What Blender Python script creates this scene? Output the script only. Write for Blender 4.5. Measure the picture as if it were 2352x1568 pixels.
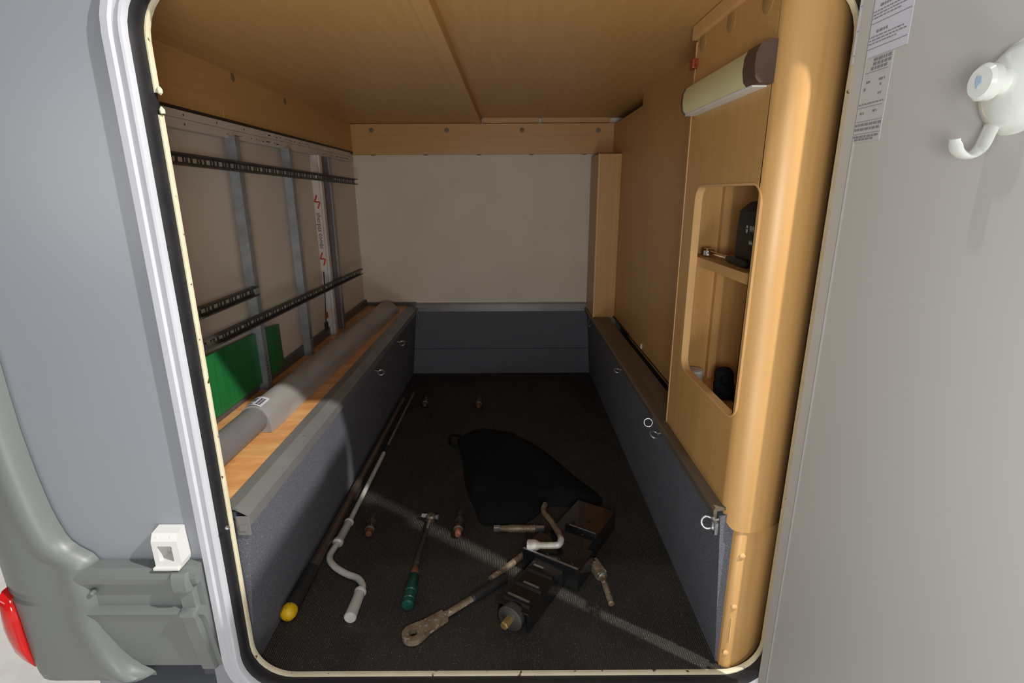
import bpy, bmesh, math, random
from mathutils import Vector, Matrix
for o in list(bpy.data.objects): bpy.data.objects.remove(o)
S = bpy.context.scene; C = S.collection
random.seed(4)
# ------------------------------------------------------------------ camera
FPX, YAW, PITCH, ROLL, EYE = 1209.0, -0.00098, 0.2752, 0.0045, Vector((0, 0, 1.06))
def cam_axes():
    right = Vector((math.cos(YAW), math.sin(YAW), 0))
    fwd = Vector((-math.sin(YAW)*math.cos(PITCH), math.cos(YAW)*math.cos(PITCH), -math.sin(PITCH)))
    down = fwd.cross(right)
    return right*math.cos(ROLL)+down*math.sin(ROLL), -right*math.sin(ROLL)+down*math.cos(ROLL), fwd
RIGHT, DOWN, FWD = cam_axes()
cd = bpy.data.cameras.new('camera'); cam = bpy.data.objects.new('camera', cd); C.objects.link(cam)
cd.sensor_width = 36; cd.lens = FPX/2352*36; cd.clip_start = .02
cam.matrix_world = Matrix(((RIGHT.x, -DOWN.x, -FWD.x, EYE.x), (RIGHT.y, -DOWN.y, -FWD.y, EYE.y), (RIGHT.z, -DOWN.z, -FWD.z, EYE.z), (0, 0, 0, 1)))
S.camera = cam
# ------------------------------------------------------------------ light: even hall light, overhead lamps, added fill lamps
w = bpy.data.worlds.new('hall'); S.world = w; w.use_nodes = True
w.node_tree.nodes['Background'].inputs[0].default_value = (.93, .97, 1.0, 1)
w.node_tree.nodes['Background'].inputs[1].default_value = .13
def lamp(name, loc, target, size, power, col=(1, .97, .92)):
    l = bpy.data.lights.new(name, 'AREA'); l.shape = 'DISK'; l.size = size; l.energy = power; l.color = col
    o = bpy.data.objects.new(name, l); C.objects.link(o); o.location = loc
    o.rotation_euler = (Vector(target)-Vector(loc)).to_track_quat('-Z', 'Y').to_euler()
    return o
lamp('overhead_lamp', (1.83, -.035, 2.81), (-.2, 1.3, .5), .06, 125)
lamp('overhead_lamp', (.0, .64, 2.3), (.3, .8, .6), .05, 4)
lamp('camera_fill', (.05, -.18, .97), (0, 1.6, .85), .28, 7.6, (1, .985, .965))  # added fill lamp beside the camera, brightens the interior
lamp('low_fill', (-.02, -.62, .08), (0, 1.5, 1.0), .40, 7, (1, .985, .965))  # added low fill lamp, lifts the ceiling and far wall
lamp('left_fill', (-2.6, -2.0, 1.2), (.3, 1.0, .8), 1.2, 12, (1, .98, .96))  # added fill lamp from the left, brightens the cabinet side
lamp('overhead_lamp', (-2.7, 2.3, 2.7), (-1.8, 1.5, -.4), .3, 60)  # added lamp out of view, brightens the ground at the left
S.view_settings.view_transform = 'Standard'; S.view_settings.look = 'None'
S.view_settings.gamma = 1; S.view_settings.use_curve_mapping = False; S.view_settings.exposure = 0.0
# ------------------------------------------------------------------ helpers
def P(x, y, X=None, Y=None, Z=None):
    d = RIGHT*((x-1176)/FPX)+DOWN*((y-784)/FPX)+FWD
    if X is not None: t = (X-EYE.x)/d.x
    elif Y is not None: t = (Y-EYE.y)/d.y
    else: t = (Z-EYE.z)/d.z
    return EYE+d*t
WL = {}
def wl(o): return WL.get(o.name, Vector((0, 0, 0)))
def obj(name, bm, mat, parent=None, label=None, cat=None, group=None, kind=None, smooth=False):
    bmesh.ops.recalc_face_normals(bm, faces=bm.faces)
    me = bpy.data.meshes.new(name); 
    loc = Vector((0, 0, 0))
    if bm.verts:
        xs = [v.co for v in bm.verts]
        mn = Vector([min(c[i] for c in xs) for i in range(3)]); mx = Vector([max(c[i] for c in xs) for i in range(3)])
        loc = Vector(((mn.x+mx.x)/2, (mn.y+mx.y)/2, mn.z))
        for v in bm.verts: v.co -= loc
    bm.to_mesh(me); bm.free()
    for m in (mat if isinstance(mat, list) else [mat]): me.materials.append(m)
    if smooth:
        for p in me.polygons: p.use_smooth = True
        try: me.set_sharp_from_angle(angle=math.radians(40))
        except Exception: pass
    o = bpy.data.objects.new(name, me); C.objects.link(o)
    if parent: o.parent = parent
    o.location = loc-(wl(parent) if parent else Vector((0, 0, 0)))
    WL[o.name] = loc
    for k, v in (('label', label), ('category', cat), ('group', group), ('kind', kind)):
        if v: o[k] = v
    return o
def thing(name, loc, label, cat, group=None, kind=None):
    o = bpy.data.objects.new(name, None); C.objects.link(o); o.empty_display_size = .05
    o.location = loc; WL[o.name] = Vector(loc)
    for k, v in (('label', label), ('category', cat), ('group', group), ('kind', kind)):
        if v: o[k] = v
    return o
def B(): return bmesh.new()
def box(bm, lo, hi, bev=0, mtx=None):
    lo, hi = Vector(lo), Vector(hi)
    r = bmesh.ops.create_cube(bm, size=1)
    vs = r['verts']
    for v in vs: v.co = Vector([(lo[i]+hi[i])/2+v.co[i]*(hi[i]-lo[i]) for i in range(3)])
    if bev:
        es = {e for v in vs for e in v.link_edges}
        r = bmesh.ops.bevel(bm, geom=list(es), offset=bev, segments=2, affect='EDGES', profile=.6)
        vs = list({v for f in r['faces'] for v in f.verts})
        vs = list({v for f in {f for v in vs for f in v.link_faces} for v in f.verts})
    if mtx is not None:
        for v in vs: v.co = mtx @ v.co
    return bm
def frame(o, a, up=(0, 0, 1)):
    """matrix: local x along a, z along up (about), origin o"""
    a = Vector(a).normalized(); up = Vector(up)
    y = up.cross(a).normalized(); z = a.cross(y)
    return Matrix(((a.x, y.x, z.x, o[0]), (a.y, y.y, z.y, o[1]), (a.z, y.z, z.z, o[2]), (0, 0, 0, 1)))
def rings(bm, loops, closed_ends=True, cyc=True, close_path=False):
    L = [[bm.verts.new(p) for p in l] for l in loops]
    n = len(L[0]); m = len(L)
    for i in range(m if close_path else m-1):
        a, b = L[i], L[(i+1) % m]
        for j in range(n if cyc else n-1):
            try: bm.faces.new((a[j], a[(j+1) % n], b[(j+1) % n], b[j]))
            except ValueError: pass
    if closed_ends and not close_path and cyc:
        bm.faces.new(L[0]); bm.faces.new(L[-1])
    return L
def tube(bm, pts, r, n=12, flat=1.0):
    pts = [Vector(p) for p in pts]; k = len(pts)
    rr = r if isinstance(r, (list, tuple)) else [r]*k
    loops = []; prev = None
    for i, p in enumerate(pts):
        d = (pts[min(i+1, k-1)]-pts[max(i-1, 0)])
        if d.length < 1e-6: d = pts[min(i+1, k-1)]-pts[max(i-2, 0)]
        d.normalize()
        ref = prev if prev is not None else (Vector((0, 0, 1)) if abs(d.z) < .9 else Vector((1, 0, 0)))
        y = ref.cross(d).normalized() if prev is None else (prev-d*prev.dot(d)).normalized()
        if prev is None: prev = y
        else: prev = y
        z = d.cross(y)
        loops.append([p+(y*math.cos(2*math.pi*j/n)+z*math.sin(2*math.pi*j/n)*flat)*rr[i] for j in range(n)])
    rings(bm, loops); return bm
def lathe(bm, p0, axis, prof, n=16):
    """prof: list of (distance along axis, radius)"""
    M = frame(p0, axis, (0, 0, 1) if abs(Vector(axis).normalized().z) < .9 else (1, 0, 0))
    loops = [[M @ Vector((d, max(r, 1e-4)*math.cos(2*math.pi*j/n), max(r, 1e-4)*math.sin(2*math.pi*j/n))) for j in range(n)] for d, r in prof]
    rings(bm, loops); return bm
def smoothpath(pts, n=6):
    pts = [Vector(p) for p in pts]; out = []
    for i in range(len(pts)-1):
        p0, p1, p2, p3 = pts[max(i-1, 0)], pts[i], pts[i+1], pts[min(i+2, len(pts)-1)]
        for k in range(n):
            t = k/n
            out.append(.5*((2*p1)+(p2-p0)*t+(2*p0-5*p1+4*p2-p3)*t*t+(3*p1-p0-3*p2+p3)*t**3))
    out.append(pts[-1]); return out
def extr(bm, poly, f0, f1):
    """poly: 2d points; f0,f1 map 2d->3d for the two ends"""
    rings(bm, [[Vector(f0(*p)) for p in poly], [Vector(f1(*p)) for p in poly]]); return bm
def rrect(x0, x1, z0, z1, r, n=8):
    out = []
    for cx, cz, a in ((x1-r, z0+r, -90), (x1-r, z1-r, 0), (x0+r, z1-r, 90), (x0+r, z0+r, 180)):
        for k in range(n+1):
            t = math.radians(a+90*k/n); out.append((cx+r*math.cos(t), cz+r*math.sin(t)))
    return out
def plate_hole(bm, outer, inner, f0, f1):
    """flat plate with a hole, two faces f0/f1 plus walls"""
    for f in (f0, f1):
        ov = [bm.verts.new(f(*p)) for p in outer]; iv = [bm.verts.new(f(*p)) for p in inner]
        es = [bm.edges.new((l[i], l[(i+1) % len(l)])) for l in (ov, iv) for i in range(len(l))]
        bmesh.ops.triangle_fill(bm, edges=es, use_beauty=True)
    for l in (outer, inner):
        a = [bm.verts.new(f0(*p)) for p in l]; b = [bm.verts.new(f1(*p)) for p in l]
        for i in range(len(l)): bm.faces.new((a[i], a[(i+1) % len(l)], b[(i+1) % len(l)], b[i]))
    bmesh.ops.remove_doubles(bm, verts=bm.verts, dist=1e-5)
    return bm
def textmesh(name, s, size, mtx, mat, parent, depth=.0006):
    cu = bpy.data.curves.new(name, 'FONT'); cu.body = s; cu.size = size; cu.extrude = depth
    cu.align_x = 'CENTER'; cu.align_y = 'CENTER'; cu.resolution_u = 3
    t = bpy.data.objects.new(name+'_tmp', cu); C.objects.link(t)
    dg = bpy.context.evaluated_depsgraph_get(); me = bpy.data.meshes.new_from_object(t.evaluated_get(dg))
    bpy.data.objects.remove(t)
    bm = B(); bm.from_mesh(me); bpy.data.meshes.remove(me)
    for v in bm.verts: v.co = mtx @ v.co
    return obj(name, bm, mat, parent)
# ------------------------------------------------------------------ materials
def mk(name, c1, c2=None, scale=(8, 8, 8), rough=.5, metal=0., bump=0., bscale=None, detail=4, lo=.35, hi=.65, spec=.5, c3=None, s3=20, lo3=.55, hi3=.65, coat=0):
    m = bpy.data.materials.new(name); m.use_nodes = True; nt = m.node_tree; N = nt.nodes; L = nt.links
    b = N['Principled BSDF']; b.inputs['Roughness'].default_value = rough; b.inputs['Metallic'].default_value = metal
    b.inputs['Specular IOR Level'].default_value = spec; b.inputs['Coat Weight'].default_value = coat
    tc = N.new('ShaderNodeTexCoord')
    def noise(sc, det, l, h):
        mp = N.new('ShaderNodeMapping'); L.new(tc.outputs['Object'], mp.inputs[0]); mp.inputs['Scale'].default_value = sc
        nz = N.new('ShaderNodeTexNoise'); L.new(mp.outputs[0], nz.inputs['Vector']); nz.inputs['Scale'].default_value = 1; nz.inputs['Detail'].default_value = det
        rp = N.new('ShaderNodeValToRGB'); rp.color_ramp.elements[0].position = l; rp.color_ramp.elements[1].position = h
        L.new(nz.outputs['Fac'], rp.inputs[0]); return nz, rp
    b.inputs['Base Color'].default_value = (*c1, 1)
    if c2:
        nz, rp = noise(scale, detail, lo, hi)
        mx = N.new('ShaderNodeMix'); mx.data_type = 'RGBA'; L.new(rp.outputs[0], mx.inputs[0])
        mx.inputs[6].default_value = (*c1, 1); mx.inputs[7].default_value = (*c2, 1)
        out = mx.outputs[2]
        if c3:
            n3, r3 = noise((s3,)*3 if not isinstance(s3, tuple) else s3, 6, lo3, hi3)
            m3 = N.new('ShaderNodeMix'); m3.data_type = 'RGBA'; L.new(r3.outputs[0], m3.inputs[0]); L.new(out, m3.inputs[6]); m3.inputs[7].default_value = (*c3, 1); out = m3.outputs[2]
        L.new(out, b.inputs['Base Color'])
    if bump:
        bz, _ = noise(bscale or scale, 3, 0, 1)
        bp = N.new('ShaderNodeBump'); bp.inputs['Strength'].default_value = bump; bp.inputs['Distance'].default_value = .002
        L.new(bz.outputs['Fac'], bp.inputs['Height']); L.new(bp.outputs[0], b.inputs['Normal'])
    return m
def srgb(r, g, b): 
    f = lambda c: (c/255/12.92) if c/255 <= .04045 else ((c/255+.055)/1.055)**2.4
    return f(r), f(g), f(b)
WOOD1, WOOD2 = srgb(202, 158, 99), srgb(195, 150, 91)
wood_x = mk('beech_grain_x', WOOD1, WOOD2, (2.5, 60, 60), .42, bump=.03, bscale=(8, 300, 300))
wood_y = mk('beech_grain_y', WOOD1, WOOD2, (60, 2.5, 60), .42, bump=.03, bscale=(300, 8, 300))
wood_z = mk('beech_grain_z', WOOD1, WOOD2, (60, 60, 2.5), .38, bump=.03, bscale=(300, 300, 8))
wood_edge = mk('pale_beech_edge', srgb(222, 178, 122), srgb(214, 168, 110), (40, 40, 4), .4)
wood_cap = mk('beech_cap_plastic', srgb(176, 138, 88), srgb(166, 128, 78), (30, 30, 30), .5)
grey_cap = mk('grey_brown_cap', srgb(128, 112, 84), srgb(118, 102, 76), (30, 30, 30), .5)
white_wall = mk('white_lining', srgb(222, 212, 198), srgb(216, 205, 190), (4, 4, 4), .55, bump=.03, bscale=(90, 90, 90))
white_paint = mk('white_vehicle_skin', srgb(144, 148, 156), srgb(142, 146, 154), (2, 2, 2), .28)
white_frame = mk('white_coated_aluminium', srgb(198, 200, 208), srgb(192, 193, 200), (3, 3, 6), .5)
door_white = mk('white_door_liner', srgb(184, 182, 178), srgb(181, 179, 175), (2, 2, 2), .4)
black_seal = mk('black_rubber_seal', (.012, .012, .015), (.018, .018, .02), (20, 20, 20), .5)
cream = mk('cream_edge_trim', srgb(222, 214, 186), srgb(212, 202, 172), (20, 20, 20), .5, c3=srgb(90, 62, 34), s3=(55, 55, 55), lo3=.66, hi3=.70)
grey_abs = mk('grey_textured_plastic', srgb(118, 123, 121), srgb(112, 117, 115), (3, 3, 3), .38, bump=.05, bscale=(500, 500, 500))
grey_trim = mk('grey_painted_aluminium', srgb(128, 127, 126), srgb(118, 117, 117), (6, 6, 6), .38, metal=.25)
brown_trim = mk('brown_grey_strip', srgb(104, 94, 78), srgb(94, 84, 70), (20, 4, 20), .45)
dark_trim = mk('dark_grey_strip', srgb(92, 92, 96), srgb(84, 84, 88), (6, 6, 6), .4, metal=.2)
laminate = mk('orange_laminate', srgb(226, 168, 106), srgb(210, 148, 88), (14, 60, 60), .3)
laminate2 = mk('pale_laminate', srgb(232, 180, 118), srgb(216, 160, 98), (14, 60, 60), .3)
carpet = mk('charcoal_carpet', srgb(86, 87, 94), srgb(112, 113, 122), (420, 420, 420), .95, bump=.5, bscale=(500, 500, 500), detail=2, spec=.1, c3=srgb(146, 146, 156), s3=260, lo3=.62, hi3=.72)
steel = mk('galvanised_steel', srgb(158, 164, 170), srgb(140, 146, 152), (30, 30, 30), .42, metal=.4)
dark_steel = mk('dull_dark_steel', srgb(96, 94, 90), srgb(80, 78, 75), (30, 30, 30), .5, metal=.6)
alu = mk('aluminium', srgb(150, 148, 146), srgb(140, 138, 136), (20, 20, 6), .35, metal=.75)
chrome = mk('chrome', srgb(210, 210, 210), None, rough=.15, metal=1)
zinc = mk('zinc_plated', srgb(196, 198, 200), srgb(168, 170, 172), (60, 60, 60), .3, metal=.85)
white_pl = mk('white_plastic', srgb(226, 226, 222), srgb(220, 220, 216), (10, 10, 10), .35)
duct_white = mk('white_duct', srgb(206, 198, 192), srgb(196, 187, 180), (10, 10, 10), .45)
ink = mk('black_ink', (.02, .02, .02), None, rough=.6)
faint_ink = mk('grey_ink', srgb(128, 126, 132), None, rough=.6)
red_ink = mk('red_ink', srgb(190, 40, 26), None, rough=.5)
pale_ink = mk('pale_print', srgb(176, 176, 176), None, rough=.6)
film = mk('sticker_film', srgb(188, 186, 184), srgb(186, 184, 182), (20, 20, 20), .4)
paper = mk('white_paper', srgb(198, 198, 208), srgb(195, 195, 205), (20, 20, 20), .5)
green_pl = mk('green_corrugated_plastic', srgb(36, 118, 62), srgb(30, 106, 54), (3, 60, 3), .4)
roll_grey = mk('grey_mat_roll', srgb(112, 110, 110), srgb(102, 100, 101), (20, 4, 20), .5)
wrap_film = mk('grey_wrapper_film', srgb(158, 156, 154), srgb(142, 139, 136), (14, 5, 14), .32, bump=.2, bscale=(30, 12, 30))
diffuser = mk('cream_lamp_diffuser', srgb(214, 206, 158), srgb(206, 198, 148), (6, 3, 6), .35)
lamp_brown = mk('brown_lamp_cap', srgb(88, 66, 54), srgb(78, 58, 48), (20, 20, 20), .45)
red_clip = mk('red_brown_clip', srgb(150, 62, 26), srgb(136, 54, 22), (30, 30, 30), .4)
black_cloth = mk('black_cloth', srgb(30, 32, 35), srgb(25, 27, 29), (120, 120, 120), .95, bump=.35, bscale=(400, 400, 400), spec=.1)
black_gloss = mk('black_gloss_paint', (.008, .008, .009), (.012, .012, .012), (10, 10, 10), .18, coat=.4)
black_pl = mk('black_plastic', (.012, .012, .013), (.02, .02, .02), (30, 30, 30), .5)
yellow_pl = mk('yellow_plastic', srgb(226, 184, 20), srgb(206, 164, 16), (40, 40, 40), .45, c3=srgb(90, 76, 20), s3=120, lo3=.6, hi3=.66)
green_grip = mk('dark_green_grip', srgb(20, 82, 68), srgb(16, 70, 58), (20, 20, 20), .35)
rust = mk('rusty_steel', srgb(158, 146, 124), srgb(124, 102, 80), (45, 45, 45), .5, metal=.45, bump=.15, bscale=(120, 120, 120), c3=srgb(194, 188, 174), s3=80, lo3=.58, hi3=.66)
rust_dark = mk('dark_rusty_steel', srgb(92, 84, 75), srgb(72, 61, 53), (60, 60, 60), .5, metal=.5, c3=srgb(132, 120, 104), s3=110, lo3=.58, hi3=.66)
rust_orange = mk('orange_rust', srgb(116, 66, 44), srgb(94, 54, 40), (60, 60, 60), .7)
brass = mk('brass_passivated', srgb(186, 158, 104), srgb(164, 134, 84), (60, 60, 60), .35, metal=.7)
pole_mat = mk('worn_bronze_tube', srgb(128, 112, 98), srgb(100, 86, 78), (12, 3, 12), .35, metal=.6)
crank_white = mk('white_coated_tube', srgb(200, 196, 190), srgb(188, 184, 178), (30, 30, 30), .38)
wrench_white = mk('scuffed_white_metal', srgb(208, 202, 194), srgb(186, 178, 168), (60, 60, 60), .4, metal=.2, c3=srgb(128, 106, 84), s3=90, lo3=.64, hi3=.7)
red_lens = mk('red_lamp_lens', srgb(206, 22, 20), srgb(188, 16, 14), (20, 20, 20), .12, coat=.5)
hook_white = mk('hook_white_gloss', srgb(214, 218, 212), None, rough=.12, coat=.3)
hook_film = mk('clear_disc', srgb(196, 200, 192), None, rough=.2)
logo_blue = mk('pale_blue_print', srgb(160, 184, 204), None, rough=.4)
ground_m = mk('pale_concrete', srgb(238, 234, 228), srgb(226, 222, 217), (9, 9, 9), .45, c3=srgb(228, 226, 222), s3=70, lo3=.6, hi3=.66)
fab_bag = mk('black_nylon', (.010, .010, .011), (.016, .016, .017), (90, 90, 90), .6)
def rubber():
    m = mk('ribbed_black_rubber', srgb(56, 54, 51), srgb(70, 66, 61), (5, 5, 5), .6, c3=srgb(176, 170, 160), s3=330, lo3=.62, hi3=.72, spec=.35)
    nt = m.node_tree; N = nt.nodes; L = nt.links; b = N['Principled BSDF']
    tc = N.new('ShaderNodeTexCoord'); wv = N.new('ShaderNodeTexWave'); wv.bands_direction = 'X'; wv.inputs['Scale'].default_value = 60
    L.new(tc.outputs['Object'], wv.inputs['Vector'])
    bp = N.new('ShaderNodeBump'); bp.inputs['Strength'].default_value = 1.0; bp.inputs['Distance'].default_value = .0025
    L.new(wv.outputs['Fac'], bp.inputs['Height']); L.new(bp.outputs[0], b.inputs['Normal'])
    return m
rubber_m = rubber()
# ------------------------------------------------------------------ setting
XL, XR, YF, YB, ZC = -.868, .55, .962, 3.06, 1.43
OX0, OX1, OZ0, OZ1, OR = -.585, .561, .002, 1.385, .085      # the door opening
LEDGE = .42
def st(name, bm, mat, label, smooth=False, parent=None):
    return obj(name, bm, mat, parent, label if not parent else None, None, None, None if parent else 'structure', smooth)
fl = st('floor', box(B(), (-.63, .955, -.03), (.50, YB+.03, 0)), rubber_m, 'ribbed black rubber mat covering the sunken garage floor')
bm = box(B(), (-4, -3.5, -.52), (4, 4.5, -.46)); st('ground', bm, ground_m, 'pale concrete ground outside below the vehicle')
bm = box(B(), (XL-.03, YF, LEDGE-.02), (XL, YB+.04, ZC+.05)); wl_left = st('wall_left', bm, white_wall, 'white lined wall behind the steel studs')
bm = box(B(), (-.92, YB, -.05), (.62, YB+.03, ZC+.05)); st('wall_back', bm, white_wall, 'plain white far wall of the garage')
# ceiling: two panels, a cross beam between
cl = st('ceiling', box(B(), (-.92, .94, ZC-.010), (-.17, YB+.02, ZC+.03)), wood_y, 'beech veneer ceiling panels over the garage')
obj('panel', box(B(), (-.17, .94, ZC+.016), (.62, YB+.02, ZC+.03)), wood_y, cl)
obj('beam', box(B(), (-.193, .962, ZC-.016), (-.155, YB-.012, ZC+.016), .001), wood_y, cl)
# vehicle side skin with the rounded door opening
bm = plate_hole(B(), [(-1.25, .45), (-1.0, .33), (-.94, .08), (-.66, .08), (-.66, -.055), (1.3, -.055), (1.3, 2.3), (-1.25, 2.3)], rrect(OX0-.012, OX1+.012, OZ0-.012, OZ1+.012, OR+.012), lambda x, z: Vector((x, .925, z)), lambda x, z: Vector((x, .955, z)))
st('wall_front', bm, white_paint, 'white outer side skin of the vehicle around the door opening')
bm = B(); box(bm, (-1.25, .955, 1.47), (1.3, 3.2, 1.5)); box(bm, (-.95, .955, -.05), (-.90, 3.2, 1.5)); box(bm, (.66, .955, -.05), (.70, 3.2, 1.5)); box(bm, (-.95, 3.1, -.05), (.7, 3.14, 1.5)); box(bm, (-.95, .955, -.06), (.7, 3.14, -.03))
st('trim_1', bm, white_paint, 'white body shell enclosing the garage')
# door surround: white profile, black seal, cream edge
def sweep(prof, mat, name, parent, smooth=True, gap=None):
    bm = B(); loops = []
    for off, y in prof:
        loops.append([Vector((x, y, z)) for x, z in rrect(OX0-off, OX1+off, OZ0-off, OZ1+off, max(OR+off, .01))])
    rings(bm, loops, close_path=True)
    if gap:
        for z in gap: bmesh.ops.bisect_plane(bm, geom=bm.verts[:]+bm.edges[:]+bm.faces[:], plane_co=(0, 0, z), plane_no=(0, 0, 1))
        bmesh.ops.delete(bm, geom=[f for f in bm.faces if gap[0] < f.calc_center_median().z < gap[1] and f.calc_center_median().x < 0], context='FACES')
    return obj(name, bm, mat, parent, smooth=smooth)
dfm = thing('trim_2', (0, .93, 0), 'door surround with white profile, black rubber seal and cream edge', None, kind='structure')
sweep([(.010, .945), (.011, .918), (.014, .912), (.018, .911), (.021, .916), (.031, .916), (.034, .911), (.046, .912), (.050, .918), (.050, .930)], white_frame, 'frame_profile', dfm)
sweep([(.003, .958), (.003, .952), (.0055, .944), (.005, .936), (.008, .926), (.012, .921), (.014, .928), (.014, .958)], black_seal, 'rubber_seal', dfm)
sweep([(.0, .961), (-.0005, .953), (.001, .950), (.004, .950), (.006, .953), (.006, .961)], cream, 'cream_edge', dfm, gap=(1.188, 1.222))
bm = B(); lathe(bm, P(366, 205, Y=.952), (.1, 0, -1), [(-.004, .002), (0, .0045), (.006, .004), (.009, .0005)], 8); lathe(bm, P(372, 252, Y=.952), (.1, 0, -1), [(-.005, .001), (0, .0045), (.006, .004)], 8); obj('trim_end', bm, cream, dfm, smooth=True)
# carpeted sides of the well
bm = B(); extr(bm, [(-.62, -.02), (-.601, 0), (-.562, .385), (-.62, .40), (-.72, .40), (-.72, -.02)], lambda x, z: (x, .975, z), lambda x, z: (x, YB+.01, z))
st('wall_well_left', bm, carpet, 'charcoal carpet lining under the laminate ledge')
bm = B(); extr(bm, [(.50, -.02), (.474, 0), (.447, .385), (.47, .40), (.51, .40), (.51, -.02)], lambda x, z: (x, .985, z), lambda x, z: (x, YB+.01, z))
st('wall_well_right', bm, carpet, 'charcoal carpet lining below the wooden cabinet')
bm = B(); extr(bm, [(3.046, -.02), (3.046, 0), (3.058, .152), (3.044, .16), (3.044, .385), (3.059, .385), (3.059, -.02)], lambda y, z: (-.60, y, z), lambda y, z: (.50, y, z))
st('wall_well_back', bm, carpet, 'charcoal carpet lining at the far end of the well')
# ledge with laminate boards
ld = st('ledge', box(B(), (XL, .975, .395), (-.585, YB, LEDGE-.006)), dark_trim, 'left ledge laid with orange laminate boards')
y = .978; i = 0
while y < YB-.01:
    y2 = min(y+.0745, YB-.002)
    obj('laminate_board', box(B(), (XL+.001, y, LEDGE-.007), (-.606, y2-.0012, LEDGE), .0008), laminate if i % 3 else laminate2, ld)
    y = y2; i += 1
tp = thing('trim_3', (-.58, 2, .4), 'grey aluminium edge profile along the laminate ledge', None, kind='structure')
bm = B(); extr(bm, [(-.612, .4205), (-.611, .4245), (-.583, .4255), (-.580, .4235), (-.563, .412), (-.556, .408), (-.554, .384), (-.557, .384), (-.559, .404), (-.585, .4195)], lambda x, z: (x, .972, z), lambda x, z: (x, YB-.02, z)); obj('edge_profile', bm, grey_trim, tp)
for px, py in ((744, 975), (551, 1208), (843, 855), (716, 1000)):
    p = P(px, py, Z=.42); bm = B(); lathe(bm, (-.571, p.y, .4165), (.55, 0, .83), [(-.002, .0045), (.001, .0045), (.0018, .003), (.002, .0005)], 10)
    obj('screw', bm, zinc, tp, smooth=True)
bm = B(); box(bm, (-.585, .969, .360), (-.556, .9725, .405), .001); box(bm, (-.578, .966, .372), (-.563, .970, .385), .001); obj('end_bracket', bm, grey_trim, tp)
bm = box(B(), (XL, .975, LEDGE), (XL+.016, YB-.002, LEDGE+.038), .002); st('baseboard_left', bm, dark_trim, 'grey baseboard between laminate ledge and white wall')
bk = st('baseboard_back', box(B(), (XL+.016, YB-.012, LEDGE-.004), (-.56, YB, LEDGE+.022), .001), dark_trim, 'grey strip along the foot of the far white wall')
bm = B(); extr(bm, [(3.061, .436), (3.047, .436), (3.045, .430), (3.049, .428), (3.048, .385), (3.061, .385)], lambda y, z: (-.56, y, z), lambda y, z: (.452, y, z)); obj('strip', bm, grey_trim, bk)
bm = B(); box(bm, (-.555, YB-.02, .40), (-.50, YB-.012, .405)); obj('lip', bm, grey_trim, bk)
# right edge profile
tr = thing('trim_4', (.46, 2, .4), 'grey and brown edge profile below the wooden right wall', None, kind='structure')
bm = B(); extr(bm, [(.434, .384), (.432, .402), (.436, .408), (.470, .409), (.470, .404), (.440, .400), (.440, .384)], lambda x, z: (x, .988, z), lambda x, z: (x, 3.045, z)); obj('edge_profile', bm, brown_trim, tr)
bm = box(B(), (.470, .99, .395), (.525, 3.045, .412), .001); obj('strip', bm, brown_trim, tr)
# fascias
fb = st('fascia_back', box(B(), (XL+.004, YB-.028, 1.262), (.575, YB-.002, ZC-.012), .001), wood_x, 'beech fascia board with four round caps above the far wall')
for px in (853, 1026, 1199, 1374):
    p = P(px, 297, Y=YB-.03); bm = B(); lathe(bm, (p.x, YB-.029, p.z-.004), (0, -1, 0), [(0, .0125), (.0012, .0125), (.002, .010), (.002, .0002)], 18); obj('screw_cap', bm, grey_cap, fb, smooth=True)
for px in (856, 977, 1100, 1221, 1343):
    p = P(px, 356, Y=YB-.03); bm = box(B(), (p.x-.011, YB-.026, 1.2585), (p.x+.011, YB-.012, 1.2625)); obj('clip', bm, lamp_brown, fb)
for a, b in ((-.148, .150), (.168, .535)):
    obj('batten', box(B(), (a, YB-.026, ZC-.009), (b, YB-.002, ZC+.017), .001), wood_x, fb)
lf = st('fascia_left', box(B(), (XL, .962, 1.278), (XL+.010, YB-.03, ZC), .001), wood_y, 'beech fascia board along the left wall above the white ducts')
obj('gap_shade_strip', box(B(), (XL, .962, 1.266), (XL+.012, YB-.03, 1.2785)), black_pl, lf)  # black strip standing in for the shade between fascia and ducts
for px, py in ((535, 178), (655, 232)):
    p = P(px, py, X=XL+.011); bm = B(); lathe(bm, (XL+.0095, p.y, p.z), (1, 0, 0), [(0, .0125), (.001, .0125), (.0016, .010), (.0016, .0002)], 16); obj('screw_cap', bm, grey_cap, lf, smooth=True)
for yy in (1.70, 2.05, 2.45):
    bm = box(B(), (XL+.010, yy, 1.283), (XL+.011, yy+.0015, 1.296)); obj('splinter', bm, wood_edge, lf)
# right wooden wall: recessed far panel, near panel
rw = st('wall_right', box(B(), (XR, 1.40, .405), (XR+.02, 2.37, ZC+.016)), wood_z, 'beech veneer right wall panels beyond the cabinet')
obj('panel', box(B(), (XR+.006, 2.37, .405), (XR+.026, YB, ZC-.02)), wood_z, rw)
obj('post', box(B(), (.440, 2.775, .41), (XR+.006, YB-.03, 1.245), .002), wood_z, rw)
obj('post_edge', box(B(), (.4385, 2.772, .41), (.447, 2.776, 1.246)), wood_edge, rw)
bm = B(); tube(bm, [(XR-.003, 2.13, .425), (XR-.003, 2.13, .445)], .004, 8); obj('pin', bm, white_pl, rw, smooth=True)
bm = box(B(), (XR-.001, 1.42, .4125), (XR+.004, 3.03, .418)); obj('gap_strip', bm, black_pl, rw)
# ------------------------------------------------------------------ cabinet
CX = .455
cb = thing('cabinet', (.5, 1.2, .36), 'beech cabinet with rounded front edge and open cubby beside the opening', 'cabinet')
CZ0, CZ1 = .362, ZC+.005
YS = 1.002
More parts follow.
